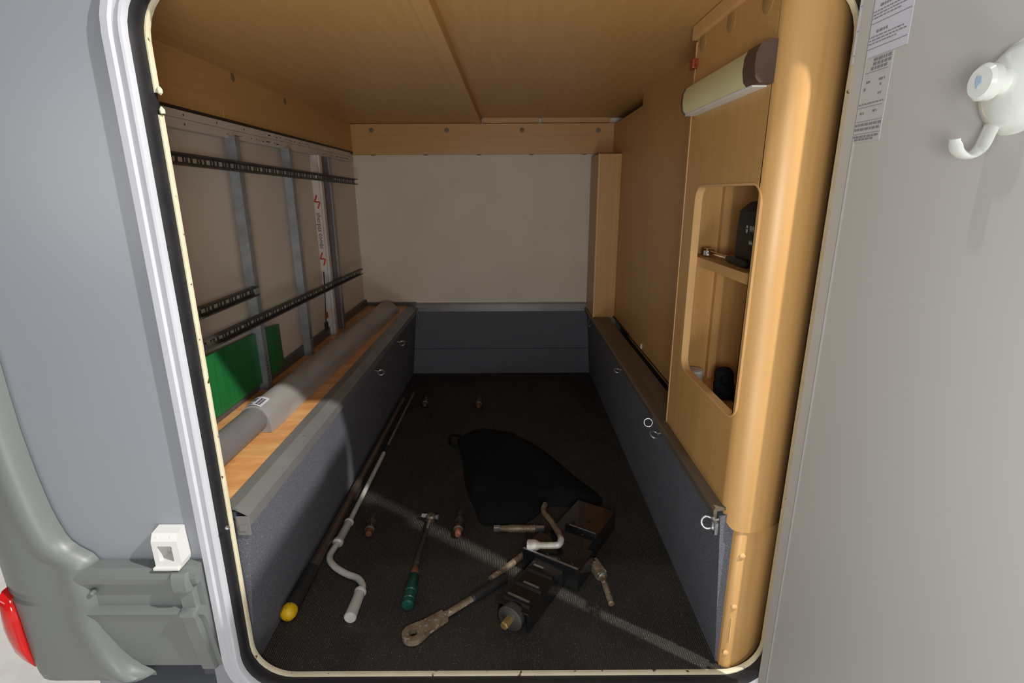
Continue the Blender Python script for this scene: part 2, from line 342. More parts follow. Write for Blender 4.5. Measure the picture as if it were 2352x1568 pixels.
# flat side with cubby hole + curved front
hole = rrect(.990, 1.345, .606, 1.074, .036, 8)
bm = plate_hole(B(), [(YS, CZ0+.045), (1.425, .410), (1.425, CZ1), (YS, CZ1)], hole, lambda y, z: Vector((CX, y, z)), lambda y, z: Vector((CX+.016, y, z)))
obj('side_panel', bm, wood_z, cb)
def plan(n=12):
    pts = []
    for k in range(n+1):
        t = math.radians(90*k/n); pts.append((CX+.052-.052*math.cos(t), YS-.037*math.sin(t)))
    return pts+[(CX+.052+.105*k/8, YS-.037+.070*(k/8)**1.75) for k in range(1, 9)]
pl = plan()
bm = B()
def zb(i): return CZ0+.045*max(0, 1-i/7.0)**1.6
lo = [Vector((x, y, zb(i))) for i, (x, y) in enumerate(pl)]; hi = [Vector((x, y, CZ1)) for x, y in pl]
loi = [Vector((x+.012, y+.012, zb(i))) for i, (x, y) in enumerate(pl)]; hii = [Vector((x+.012, y+.012, CZ1)) for x, y in pl]
rings(bm, [lo, hi, hii, loi], cyc=False, close_path=True)
obj('rounded_front', bm, wood_z, cb, smooth=True)
obj('edge_strip', box(B(), (CX-.001, 1.4245, .409), (CX+.017, 1.432, 1.41), .0005), wood_edge, cb)
obj('top_batten', box(B(), (CX-.012, 1.0, 1.414), (CX+.0, 1.43, ZC+.014), .001), wood_edge, cb)
bm = plate_hole(B(), rrect(.989, 1.347, .605, 1.076, .037, 8), rrect(.9925, 1.3425, .6085, 1.0715, .034, 8), lambda y, z: Vector((CX-.0012, y, z)), lambda y, z: Vector((CX+.017, y, z)))
obj('hole_edging', bm, wood_edge, cb)
bm = B(); box(bm, (CX+.016, 1.42, .40), (.65, 1.434, CZ1)); obj('rear_panel', bm, wood_z, cb)
obj('back_panel', box(B(), (.640, 1.04, .40), (.655, 1.43, CZ1)), wood_z, cb)
obj('bottom', box(B(), (CX+.016, 1.045, .540), (.65, 1.42, .555)), wood_y, cb)
obj('top', box(B(), (CX+.016, 1.045, 1.12), (.65, 1.42, 1.135)), wood_y, cb)
obj('front_panel', box(B(), (.606, 1.032, .40), (.65, 1.042, CZ1)), wood_z, cb)
obj('shelf', box(B(), (CX+.017, .990, .880), (CX+.06, 1.42, .902), .001), wood_y, cb); obj('shelf', box(B(), (CX+.06, 1.045, .880), (.64, 1.42, .902), .001), wood_y, cb)
for px, py in ((1615, 95), (1680, 47), (1765, 0)):
    p = P(px, py, X=CX); bm = B(); lathe(bm, (CX+.0005, p.y, p.z), (-1, 0, 0), [(0, .022), (.0012, .022), (.0018, .020), (.0018, .0002)], 24); obj('screw_cap', bm, wood_cap, cb, smooth=True)
# lower corner panel under the cabinet
lp = thing('corner_panel', (.52, .97, 0), 'beech corner panel with three screw caps under the cabinet', 'panel')
bm = B(); px_ = [(.478, .996), (.479, .976), (.486, .969), (.494, .967), (.515, .969), (.540, .976), (.568, .990), (.612, 1.016), (.612, 1.03), (.56, 1.005), (.52, .996)]
rings(bm, [[Vector((x, y, -.005)) for x, y in px_], [Vector((x, y, .350)) for x, y in px_], [Vector((x+(.006 if x < .5 else 0), y+.003, .3595)) for x, y in px_]]); obj('panel', bm, wood_z, lp, smooth=True)
for px, py in ((1704, 1277), (1685, 1394), (1665, 1499)):
    p = P(px, py, Y=.967); bm = B(); lathe(bm, (p.x+.001, .9685, p.z), (0, -1, 0), [(0, .0068), (.003, .0066), (.0045, .005), (.005, .0003)], 16); obj('screw_cap', bm, wood_edge, lp, smooth=True)
bm = box(B(), (.490, .9655, .075), (.4925, .9675, .14), .0005); obj('scratch', bm, wood_edge, lp)
# wall lamp on the cabinet
LY0, LY1, LZ0, LZ1 = 1.0, 1.405, 1.243, 1.308
lt = thing('strip_light', (.44, 1.2, LZ0), 'unlit cream strip light with brown end caps on the cabinet', 'light')
prof = [(CX, LZ0), (CX-.024, LZ0), (CX-.031, LZ0+.008), (CX-.034, LZ0+.025), (CX-.033, LZ0+.045), (CX-.027, LZ1-.006), (CX-.012, LZ1), (CX, LZ1)]
bm = B(); extr(bm, prof, lambda x, z: (x, LY0+.045, z), lambda x, z: (x, LY1-.008, z)); obj('diffuser', bm, diffuser, lt, smooth=True)
g = lambda s: [((x-CX)*s+CX, (z-1.2755)*s+1.2755) for x, z in prof]
bm = B(); extr(bm, g(1.05), lambda x, z: (x, LY0-.004, z), lambda x, z: (x, LY0+.046, z)); obj('end_cap', bm, lamp_brown, lt)
bm = B(); extr(bm, g(1.05), lambda x, z: (x, LY1-.010, z), lambda x, z: (x, LY1, z)); obj('end_cap', bm, lamp_brown, lt)
bm = box(B(), (CX-.026, LY0+.02, LZ0-.004), (CX, LY1-.01, LZ0+.001), .001); obj('base_rail', bm, white_pl, lt)
# red clip on the cabinet edge
bm = B(); box(bm, (CX-.012, 1.412, 1.350), (CX+.012, 1.440, 1.372), .003); box(bm, (CX-.006, 1.405, 1.354), (CX+.0, 1.415, 1.368), .001)
obj('clip', bm, red_clip, None, 'small red-brown clip on the cabinet edge above the strip light', 'clip')
# things in the cubby
bg = thing('bag', (.57, 1.12, .902), 'black pouch with white lettering on the cubby shelf', 'bag')
bm = B(); A = frame((.545, 1.105, .903), (.06, 1, 0))
pts = []
for z, sx, sy in ((0, .95, 1), (.03, 1, 1.02), (.09, 1, 1.0), (.12, .9, .96), (.135, .6, .8)):
    pts.append([A @ Vector((y*sy+.02, -x*sx*.9, z+(.012 if y < 0 else 0)*(z > .1))) for y, x in rrect(-.10, .10, -.045, .045, .02, 4)])
rings(bm, pts); obj('pouch', bm, fab_bag, bg, smooth=True)
bm = B(); box(bm, (-.07, .040, .088), (.085, .0455, .118), .001, A); obj('flap', bm, fab_bag, bg)
TX = Matrix(((0, 0, -1, .503), (-1, 0, 0, 1.105), (0, 1, 0, .985), (0, 0, 0, 1)))
TX = Matrix.Translation((.4995, 1.092, .985)) @ Matrix.Rotation(math.radians(-3.5), 4, 'Z') @ Matrix(((0, 0, -1, 0), (-1, 0, 0, 0), (0, 1, 0, 0), (0, 0, 0, 1)))
textmesh('lettering', 'W\u00dcRTH', .020, TX, pale_ink, bg)
textmesh('lettering', 'Infinidtool', .0125, TX @ Matrix.Translation((-.006, -.028, 0)), pale_ink, bg)
bm = B()
for q in ([(-.054, .001), (-.046, .001), (-.047, .009), (-.050, .005), (-.053, .009)], [(-.055, -.002), (-.045, -.002), (-.047, -.008), (-.050, -.010), (-.053, -.008)]):
    extr(bm, q, lambda x, y: TX @ Vector((x, y, 0)), lambda x, y: TX @ Vector((x, y, .0008)))
obj('logo', bm, pale_ink, bg)
sp = thing('socket_wrench', (.50, 1.3, .902), 'chrome ratchet lying on the cubby shelf beside the pouch', 'wrench')
a, b = Vector((.500, 1.345, .913)), Vector((.500, 1.12, .911))
bm = B(); lathe(bm, a-Vector((0, 0, .009)), (0, 0, 1), [(0, .013), (.003, .016), (.014, .016), (.018, .012), (.019, .0003)], 18); obj('head', bm, chrome, sp, smooth=True)
bm = B(); tube(bm, [a, a.lerp(b, .3), a.lerp(b, .55)], [.007, .005, .006]); obj('shaft', bm, chrome, sp, smooth=True)
bm = B(); tube(bm, [a.lerp(b, .55), a.lerp(b, .6), a.lerp(b, .98), b], [.006, .008, .008, .005]); obj('handle', bm, black_pl, sp, smooth=True)
tw = thing('tape_roll', (.501, 1.372, .555), 'white roll of tape standing in the bottom of the cubby', 'tape roll')
bm = B(); lathe(bm, (.501, 1.372, .5555), (0, 0, 1), [(0, .024), (.001, .026), (.033, .026), (.035, .024), (.035, .014), (.030, .013), (.030, .0003)], 24); obj('roll', bm, white_pl, tw, smooth=True)
bm = B(); lathe(bm, (.501, 1.372, .590), (0, 0, 1), [(0, .015), (.0012, .015), (.0012, .0003)], 20); obj('core', bm, duct_white, tw)
gl = thing('glove', (.54, 1.26, .545), 'crumpled black glove standing in the bottom of the cubby', 'glove')
bm = B(); tube(bm, smoothpath([(.535, 1.235, .557), (.538, 1.25, .57), (.545, 1.272, .595), (.547, 1.282, .615), (.547, 1.285, .627)], 4), [.024]*4+[.026]*4+[.024]*4+[.022, .02, .017, .012, .004], 14, .8); obj('body', bm, black_cloth, gl, smooth=True)
bm = B(); tube(bm, smoothpath([(.54, 1.262, .59), (.534, 1.24, .606), (.53, 1.232, .613)], 3), [.012, .012, .011, .01, .009, .007, .003], 10); obj('thumb', bm, black_cloth, gl, smooth=True)
# ------------------------------------------------------------------ left wall: studs, rails, ducts
def stud(y, x, top, label, w=.030, d=.028):
    t = thing('steel_stud', (x, y, LEDGE), label, 'stud', 'galvanised steel studs standing on the ledge')
    bm = B()   # C profile, open to the far side
    extr(bm, [(0, 0), (w, 0), (w, d), (w-.006, d), (w-.006, d-.0015), (w-.0015, d-.0015), (w-.0015, .0015), (.0015, .0015), (.0015, d-.0015), (.006, d-.0015), (.006, d), (0, d)],
         lambda a, b: (x+a, y+b, LEDGE), lambda a, b: (x+a, y+b, top)); obj('channel', bm, steel, t)
    bm = B()
    for k in range(7):
        z = LEDGE+.03+k*.013
        if z < LEDGE+.12: box(bm, (x+w, y+.010, z), (x+w+.0004, y+.014, z+.006))
    obj('slot', bm, black_pl, t)
    return t
stud(1.675, -.852, 1.225, 'galvanised steel stud standing in front of the green board')
stud(2.072, -.852, 1.222, 'galvanised steel stud between the green board and the printed white strip')
def rail(y0, y1, z0, z1, x, label, h=.030, d=.016):
    t = thing('perforated_rail', (x, (y0+y1)/2, min(z0, z1)), label, 'rail', 'perforated rails across the studs')
    L = math.hypot(y1-y0, z1-z0); M = frame((x, y0, z0), (0, y1-y0, z1-z0), (1, 0, 0))   # local z = +X (towards room), local y = vertical
    s = 1 if (M.to_3x3() @ Vector((0, 1, 0))).z > 0 else -1
    def bx(b, l0, l1, v0, v1, x0, x1): box(b, (l0, min(s*v0, s*v1), x0), (l1, max(s*v0, s*v1), x1), 0, M)
    bm = B(); bx(bm, 0, L, -.0015, 0, 0, d); bx(bm, 0, L, -.0015, -.005, d-.0015, d); obj('flange', bm, dark_steel, t)
    bm = B(); bx(bm, 0, L, -h, -h+.0015, 0, d); bx(bm, 0, L, -h+.005, -h+.0015, d-.0015, d); obj('flange', bm, dark_steel, t)
    bm = B(); bx(bm, 0, L, -.009, -.0015, 0, .0015); bx(bm, 0, L, -h+.0015, -h+.009, 0, .0015)
    l = 0; k = 0
    while l < L:
        bar = (.010, .007, .009)[k % 3]; gap = (.020, .006, .011)[k % 3]
        bx(bm, l, min(l+bar, L), -h+.009, -.009, 0, .0015); l += bar+gap; k += 1
    obj('web', bm, dark_steel, t)
    return t
rail(1.30, 2.90, 1.160, 1.134, -.822, 'upper long perforated rail crossing both studs under the white ducts')
rail(1.29, 1.665, .776, .778, -.822, 'short perforated rail ending just past the near stud')
rail(1.29, 2.86, .690, .668, -.822, 'lower long perforated rail crossing the studs above the green board')
dp = [('white cable duct along the fascia, upper of the stacked pair', 1.246, 1.266), ('white cable duct along the fascia, lower of the stacked pair', 1.221, 1.2455)]
for k, (lab, z0, z1) in enumerate(dp):
    t = thing('cable_duct', (-.85, 2, z0), lab, 'duct', 'stacked white cable ducts')
    obj('channel', box(B(), (XL+.001, .98, z0), (XL+.028, 2.97 if k else 2.93, z1), .0015), duct_white, t)
    bm = B(); rnd = random.Random(5+k)
    for sy in ((1.66, 2.42) if k else (1.95,)):
        y = sy
        for q in range(16):
            L = rnd.choice((.006, .012, .018, .03)); hgt = rnd.choice((.002, .003, .004))
            if rnd.random() < .75: box(bm, (XL+.028, y, (z0+z1)/2-hgt/2-.002*(q % 2)), (XL+.0284, y+L, (z0+z1)/2+hgt/2-.002*(q % 2)))
            y += L+rnd.choice((.004, .01, .02))
    obj('print', bm, ink, t, kind='stuff')
    for y in ((1.46,) if k else (1.46, 1.62, 1.78)): obj('hole', lathe(B(), (XL+.0275, y, (z0+z1)/2), (1, 0, 0), [(0, .003), (.0006, .003), (.0008, .0003)], 10), black_pl, t)
# printed white strip, its broad face towards the opening
sh = thing('printed_strip', (-.846, 2.41, LEDGE), 'white profile strip printed with black and red lettering standing by the wall', 'strip')
ZT = 1.2205
bm = B(); extr(bm, [(-.867, 2.400), (-.838, 2.400), (-.837, 2.404), (-.8335, 2.404), (-.8325, 2.396), (-.824, 2.396), (-.824, 2.424), (-.867, 2.424)], lambda x, y: (x, y, LEDGE+.001), lambda x, y: (x, y, ZT)); spf = obj('profile', bm, duct_white, sh)
def TF(z): return Matrix(((0, 1, 0, -.8525), (0, 0, -1, 2.3998), (-1, 0, 0, z), (0, 0, 0, 1)))
textmesh('lettering', 'sherpas combi', .027, TF(.900), ink, sh, .0004)
for zc in (1.025, .775):
    c = TF(zc); bm = B()
    for q in ([(-.030, -.004), (-.028, .003), (.000, -.008), (-.002, -.014)], [(-.004, -.013), (.002, -.012), (.004, .010), (-.002, .011)], [(.000, .008), (.002, .013), (.030, .004), (.028, -.002)]):
        extr(bm, q, lambda x, y: c @ Vector((x, y, 0)), lambda x, y: c @ Vector((x, y, .0006)))
    obj('red_mark', bm, red_ink, sh)
al = thing('aluminium_strip', (-.85, 2.52, LEDGE), 'dark aluminium channel strip standing behind the printed white strip', 'strip')
bm = B(); extr(bm, [(-.867, 2.515), (-.824, 2.515), (-.824, 2.545), (-.827, 2.545), (-.827, 2.518), (-.843, 2.518), (-.843, 2.524), (-.846, 2.524), (-.846, 2.518), (-.867, 2.518)], lambda x, y: (x, y, LEDGE+.001), lambda x, y: (x, y, ZT)); obj('profile', bm, alu, al)
obj('rim', box(B(), (-.828, 2.5105, LEDGE+.001), (-.8235, 2.5155, ZT), .0005), steel, al)
# thin dark strap with red tag hanging behind the printed strip
sg = thing('strap', (-.855, 2.36, LEDGE+.04), 'thin black strap with red tag hanging behind the printed strip', 'strap')
bm = B(); tube(bm, smoothpath([(-.850, 2.385, .72), (-.850, 2.368, .60), (-.848, 2.345, .50), (-.848, 2.335, .465)], 4), [.004]*12+[.008], 8, .5); obj('band', bm, black_pl, sg, smooth=True)
bm = box(B(), (-.842, 2.32, .515), (-.838, 2.352, .540), .001); obj('tag', bm, red_clip, sg)
bm = box(B(), (-.845, 2.31, .46), (-.835, 2.335, .50), .002); obj('end_block', bm, black_pl, sg)
# green board
gb = thing('green_board', (-.85, 1.6, .44), 'folded green corrugated plastic board against the left wall', 'board')
bm = B(); pts = [(-.858, 1.20), (-.846, 1.42), (-.844, 1.70), (-.842, 1.80), (-.848, 1.862)]
tops = [.632, .628, .618, .614, .604]; bots = [.445, .445, .447, .449, .452]
o1 = [[Vector((x+dx, y, b)), Vector((x+dx*.5, y, t))] for (x, y), t, b in zip(pts, tops, bots) for dx in (.004,)]
o2 = [[Vector((x-.002, y, b)), Vector((x-.004, y, t))] for (x, y), t, b in zip(pts, tops, bots)]
rings(bm, [[o1[i][0], o1[i][1], o2[i][1], o2[i][0]] for i in range(5)]); obj('sheet', bm, green_pl, gb)
for y in (1.455, 1.475, 1.52, 1.735, 1.765): obj('flute', box(B(), (-.8425, y, .455), (-.8412, y+.0025, .60)), green_pl, gb)
# mat roll with wrapper
rl = thing('mat_roll', (-.70, 1.9, LEDGE), 'long grey mat roll in a film wrapper lying on the laminate ledge', 'roll')
bm = B(); a, b = Vector((-.716, .985, LEDGE+.038)), Vector((-.714, 1.38, LEDGE+.038)); lathe(bm, a, b-a, [(0, .037), ((b-a).length, .037)], 28); obj('core_roll', bm, roll_grey, rl, smooth=True)
def half(cx, y, w, h, n=14):
    pts = [Vector((cx+w*math.cos(math.pi*k/n), y, LEDGE+.001+h*math.sin(math.pi*k/n)**.8)) for k in range(n+1)]
    return pts
bm = B(); loops = []; rnd = random.Random(3)
ys = [1.345, 1.40, 1.6, 1.8, 2.0, 2.2, 2.4, 2.45, 2.5, 2.7, 2.86, 2.905]
for i, yy in enumerate(ys):
    t = i/(len(ys)-1); wv = .047+.012*t+rnd.uniform(-.002, .002); hv = (.079-.016*t) if i < len(ys)-1 else .03
    loops.append(half(-.715+.028*t, yy+(.0), wv, hv))
rings(bm, loops); obj('wrapper', bm, wrap_film, rl, smooth=True)
bm = B(); extr(bm, [(-.795, 1.372), (-.768, 1.335), (-.757, 1.352), (-.752, 1.40)], lambda x, y: (x, y, LEDGE+.001), lambda x, y: (x, y, LEDGE+.004)); obj('wrapper_flap', bm, wrap_film, rl)
bm = B(); n = 8; lab = []
for k in range(n+1):
    th = math.radians(62+58*k/n)
    lab.append([Vector((-.715+.0475*math.cos(th), yy, LEDGE+.002+.079*math.sin(th)**.8+.0012)) for yy in (1.348, 1.408)])
rings(bm, lab, cyc=False, closed_ends=False); obj('label_paper', bm, paper, rl)
bm = B()
for th0, th1, y0, y1 in ((68, 84, 1.356, 1.398), (92, 104, 1.372, 1.40), (108, 115, 1.356, 1.40), (92, 104, 1.355, 1.362)):
    for yy in [y0+(y1-y0)*k/6 for k in range(6)]:
        q = [Vector((-.715+.0478*math.cos(math.radians(t)), y, LEDGE+.002+.079*math.sin(math.radians(t))**.8+.0018)) for t, y in ((th0, yy), (th1, yy), (th1, yy+(y1-y0)/9), (th0, yy+(y1-y0)/9))]
        bm.faces.new([bm.verts.new(v) for v in q])
obj('barcode', bm, ink, rl, kind='stuff')
# ------------------------------------------------------------------ eyebolts and wire hooks
def ring_bm(c, n, R, r, k=24, m=10):
    n = Vector(n).normalized(); u = n.orthogonal().normalized(); v = n.cross(u); bm = B()
    rings(bm, [[Vector(c)+(u*math.cos(t)+v*math.sin(t))*(R+r*math.cos(s))+n*r*math.sin(s) for s in [2*math.pi*j/m for j in range(m)]] for t in [2*math.pi*i/k for i in range(k)]], close_path=True)
    return bm
def eyebolt(px, py, side, label, nrm, R=.0125, plate=False, z=None):
    X = -.538 if side < 0 else .424
    c = P(px, py, X=X); wx = -.553 if side < 0 else .437
    t = thing('eye_bolt', (wx, c.y, c.z), label, 'eye bolt', 'ring bolts on the edges of the well')
    obj('ring', ring_bm(c, nrm, R, .0028), zinc, t, smooth=True)
    d = Vector((wx-c.x, 0, .006 if side < 0 else .004)); dn = d.normalized()
    bm = B(); tube(bm, [c+dn*(R-.001), c+dn*(R+.004), (wx+(-.012 if side < 0 else .012), c.y, c.z+.008)], [.004, .0035, .0035], 10); obj('shank', bm, zinc, t, smooth=True)
    return t
eyebolt(875, 855, -1, 'zinc eye bolt on the ledge edge, nearer of the two on the left', (.35, -1, -.3))
eyebolt(924, 788, -1, 'zinc eye bolt on the ledge edge, farther of the two on the left', (.35, -1, -.3))
eyebolt(1418, 851, 1, 'zinc eye bolt on the right edge, farthest from the opening', (.1, -.35, 1))
eyebolt(1489, 970, 1, 'upright zinc eye bolt on the right edge, above the flat one', (-.3, -1, .4))
eyebolt(1503, 998, 1, 'flat-lying zinc eye bolt just below the upright one', (.2, -.45, 1))
e = eyebolt(1625, 1199, 1, 'grey eye bolt with square plate on the right edge nearest the opening', (-.25, -1, .55), R=.0125)
c = P(1655, 1200, X=.434)
bm = plate_hole(B(), [(-.012, -.014), (.012, -.014), (.012, .014), (-.012, .014)], rrect(-.0055, .0055, -.008, .008, .001, 2), lambda y, z: Vector((.4335, c.y+y+.02, c.z+z-.022)), lambda y, z: Vector((.4275, c.y+y+.02, c.z+z-.022))); obj('square_plate', bm, zinc, e)
def hook(pts, label):
    bm = B(); tube(bm, smoothpath(pts, 4), .0016, 8); obj('wire_hook', bm, zinc, None, label, 'hook', smooth=True)
hook([(-.545, 2.985, .405), (-.540, 2.985, .36), (-.540, 2.98, .30), (-.545, 2.985, .285), (-.552, 2.985, .30)], 'thin wire hook hanging at the far left corner of the well')
hook([(.440, 2.86, .42), (.434, 2.86, .38), (.432, 2.86, .35), (.437, 2.86, .335), (.443, 2.86, .35)], 'thin wire hook hanging at the far right corner by the post')
# ------------------------------------------------------------------ tools on the floor
def F(px, py, z=0.0): return P(px, py, Z=z)
# telescopic pole
pt = thing('telescopic_pole', (-.56, 1.9, 0), 'long bronze pole with black grip and yellow end along the left wall', 'pole')
z = .022; a, m1, m2, b = F(655, 1413, z), F(668, 1385, z), F(716, 1306, z), F(930, 914, z)
A0 = Vector((-.578, a.y, z)); A1 = Vector((-.576, m2.y, z)); A2 = Vector((-.572, b.y, z*.8))
bm = B(); tube(bm, [A1, A2], [.0145, .0125], 16); obj('tube', bm, pole_mat, pt, smooth=True)
bm = B(); tube(bm, [A0+Vector((0, .02, 0)), A0+Vector((0, .03, 0)), A1-Vector((0, .01, 0)), A1+Vector((0, .005, 0))], [.018, .0195, .0185, .016], 16); obj('grip', bm, black_pl, pt, smooth=True)
bm = B(); lathe(bm, A0+Vector((0, .024, 0)), (0, -1, 0), [(0, .019), (.004, .0205), (.016, .0205), (.026, .017), (.031, .010), (.032, .0004)], 18); obj('end_cap', bm, yellow_pl, pt, smooth=True)
# awning crank
ck = thing('awning_crank', (-.5, 1.9, 0), 'white cranked winding handle with grey extension rod beside the pole', 'crank')
z = .012
c0, c1, c2, c3, c4 = F(950, 902, z), F(885, 1028, z), F(878, 1038, z), F(793, 1200, z), F(766, 1250, z)
c4.x = -.545; c3.x = -.541; c2.x = -.538; c1.x = -.537; c0.x = -.535
bm = B(); tube(bm, [c0, c1], .0075, 12); obj('extension_rod', bm, alu, ck, smooth=True)
bm = B(); tube(bm, [c1+Vector((0, .012, 0)), c2-Vector((0, .01, 0))], .009, 12); obj('joint', bm, black_pl, ck, smooth=True)
bm = B(); tube(bm, [c2, c3], .0085, 12); obj('rod', bm, crank_white, ck, smooth=True)
bm = B(); lathe(bm, c3+Vector((0, .01, 0)), c4-c3, [(0, .012), (.004, .0155), (.010, .0155), (.013, .0125), (.098, .0135), (.104, .0165), (.116, .0165), (.120, .012)], 16); obj('sleeve', bm, crank_white, ck, smooth=True)
path = [c4+Vector((.001, .01, 0)), F(757, 1278, z), F(768, 1300, z), F(795, 1317, z), F(822, 1328, z), F(833, 1345, z), F(829, 1358, z)]
path[0].x = -.545
bm = B(); tube(bm, smoothpath(path, 5), .0095, 12); obj('bend', bm, crank_white, ck, smooth=True)
h0, h1 = F(829, 1355, .014), F(804, 1418, .014)
bm = B(); L = (h1-h0).length; lathe(bm, h0, h1-h0, [(0, .012), (.003, .0165), (.010, .0165), (.013, .014), (L-.012, .0155), (L-.002, .0165), (L, .0165), (L+.003, .014), (L+.003, .0004)], 14); obj('handle', bm, crank_white, ck, smooth=True)
# sockets
def socket(p0, p1, r, label, tip=True):
    r0 = r; a, b = F(*p0, r0), F(*p1, r0); L = (b-a).length
    t = thing('socket', ((a.x+b.x)/2, (a.y+b.y)/2, 0), label, 'socket', 'rusty sockets on the rubber mat')
    bm = B(); lathe(bm, a, b-a, [(0, r*.62), (.001, r*.78), (L*.30, r*.80), (L*.33, r*.98), (L*.42, r), (L*.45, r*.86), (L*.58, r*.86), (L*.61, r), (L*.76, r), (L*.78, r*.7), (L*.78, .0004)], 14); obj('body', bm, rust_dark, t, smooth=True)
    bm = B(); lathe(bm, a+(b-a)*.775, b-a, [(0, r*.68), (L*.19, r*.66), (L*.225, r*.45), (L*.225, .0004)], 14); obj('tip', bm, rust_orange if tip else rust_dark, t, smooth=True)
    return t
socket((858, 1183), (846, 1228), .016, 'dark rusty socket lying beside the white crank')
socket((1058, 1178), (1051, 1229), .016, 'rusty socket with orange tip lying right of the green-handled ratchet')
socket((1101, 911), (1099, 934), .017, 'small red-tipped socket far back on the mat, right one')
socket((978, 910), (976, 931), .015, 'small dull socket far back on the mat near the rod end', False)
# ratchet with green handle
rt = thing('ratchet', (-.28, 1.35, 0), 'rusty ratchet with dark green ribbed handle', 'ratchet')
z = .016; r0, r1, r2, r3 = F(987, 1192, z), F(958, 1288, z), F(951, 1322, z), F(936, 1392, z)
bm = B(); tube(bm, [r0, r0.lerp(r1, .45), r1, r1.lerp(r2, .6), r2], [.006, .0065, .0095, .0095, .008], 12); obj('shaft', bm, rust_dark, rt, smooth=True)
bm = B(); lathe(bm, r0+Vector((0, .012, -.013)), (.1, 0, 1), [(0, .013), (.003, .018), (.018, .018), (.023, .013), (.023, .0004)], 18); obj('head', bm, rust_dark, rt, smooth=True)
bm = B(); tube(bm, [r0+Vector((-.028, .015, .004)), r0+Vector((-.010, .012, .004))], [.008, .009], 4); tube(bm, [r0+Vector((.012, .006, .006)), r0+Vector((.026, -.003, .010)), r0+Vector((.030, -.004, .010))], [.005, .008, .008], 10); obj('drive_square', bm, zinc, rt)
d = (r3-r2); L = d.length
bm = B(); lathe(bm, r1.lerp(r2, .55), d, [(0, .0095), (.004, .0115), (.020, .0115), (.024, .009)], 14); obj('collar', bm, rust_orange, rt, smooth=True)
bm = B(); lathe(bm, r2-d.normalized()*.004, d, [(0, .010), (.004, .0135), (L*.58, .016), (L*.60, .0135), (L*.66, .0135), (L*.68, .0165), (L*.84, .0165), (L*.86, .014), (L*.90, .014), (L*.92, .0165), (L, .0165), (L+.004, .013), (L+.004, .0004)], 18); obj('handle', bm, green_grip, rt, smooth=True)
# short extension bar
ex = thing('extension_bar', (.02, 1.49, 0), 'short silver extension bar with square ends near the black cloth', 'bar')
z = .012; a, b = F(1134, 1213, z), F(1250, 1214, z); L = (b-a).length
bm = B(); lathe(bm, a+(b-a)*.12, b-a, [(0, .0075), (.003, .0095), (L*.18, .0105), (L*.20, .012), (L*.50, .012), (L*.52, .0105), (L*.60, .0105), (L*.62, .0125), (L*.70, .0125), (L*.72, .009), (L*.72, .0004)], 14); obj('shaft', bm, rust, ex, smooth=True)
for e0, e1 in ((0, .13), (.83, 1)):
    bm = B(); M = frame(a, b-a); box(bm, (L*e0, -.0075, -.0075), (L*e1, .0075, .0075), .001, M); obj('square_end', bm, zinc, ex)
# ring ratchet handle
rr = thing('ring_wrench', (-.1, 1.2, 0), 'long riveted ring ratchet handle with black sleeve lying on the mat', 'wrench')
z = .014; a, s1, s2, s3, e1, e2 = F(949, 1456, z), F(1022, 1412, z), F(1086, 1373, z), F(1160, 1328, z), F(1128, 1330, .012), F(1212, 1266, .012)
d = (s3-a).normalized(); M = frame(a, d); L1 = (s1-a).length
out = []
for k in range(13):
    t = math.radians(75+210*k/12); out.append((.027*math.cos(t), .027*math.sin(t)))
outer = [(L1, -.015), (L1, .015), (.04, .018)]+out+[(.04, -.018)]
holep = [(.0115*math.cos(t), .0115*math.sin(t)) for t in [2*math.pi*k/12 for k in range(12)]]
bm = plate_hole(B(), outer, holep, lambda x, y: M @ Vector((x, y, -.010)), lambda x, y: M @ Vector((x, y, .006))); obj('ring_head', bm, rust, rr)
for x in (.038, .066, .095):
    bm = B(); lathe(bm, M @ Vector((x, 0, .005)), (0, 0, 1), [(0, .0065), (.002, .006), (.003, .0035), (.0032, .0004)], 12); obj('rivet', bm, zinc, rr, smooth=True)
bm = B(); tube(bm, [s1-d*.01, s2], [.0105, .0105], 10, .6); obj('shaft', bm, rust, rr, smooth=True)
bm = B(); tube(bm, [s2-d*.004, s2, s3, s3+d*.004], [.010, .0135, .0135, .009], 12); obj('sleeve', bm, black_pl, rr, smooth=True)
# rusty rod next to it
bm = B(); tube(bm, [e1, e1.lerp(e2, .12), e1.lerp(e2, .14), e2], [.010, .0105, .0095, .0095], 12)
obj('steel_rod', bm, rust, None, 'brown rusty rod reaching under the wheel wrench', 'rod', smooth=True)
# scissor jack
jk = thing('scissor_jack', (.15, 1.35, 0), 'glossy black scissor jack lying on its side with brass hex screw', 'jack')
o = Vector((-.016, 1.062, 0)); ax = Vector((.53, .85, 0)).normalized(); J = frame(o, ax)      # local y = left of axis
def jb(bm, lo, hi, bev=.002): box(bm, lo, hi, bev, J)
bm = B(); jb(bm, (.03, -.045, .055), (.235, .045, .060)); jb(bm, (.03, .040, .004), (.235, .046, .058)); jb(bm, (.03, -.046, .004), (.235, -.040, .058)); obj('lower_arm', bm, black_gloss, jk)
bm = B()
for x in (.055, .115, .175):
    extr(bm, [(x-.010, .059), (x-.005, .066), (x+.005, .066), (x+.010, .059)], lambda u, v: J @ Vector((u, -.038, v)), lambda u, v: J @ Vector((u, .038, v)))
obj('embossed_rib', bm, black_gloss, jk)
bm = B(); jb(bm, (.225, -.088, .004), (.231, .088, .074)); obj('middle_plate', bm, black_gloss, jk)
obj('glint_clip_strip', box(B(), (.2255, -.086, .0735), (.2305, .086, .0755), 0, J), zinc, jk)  # pale strip laid on the plate edge as its highlight
obj('glint_clip_strip', box(B(), (.385, -.070, .0815), (.388, .015, .0830), 0, J), zinc, jk)  # highlight line of the upper arm, laid on as a pale strip
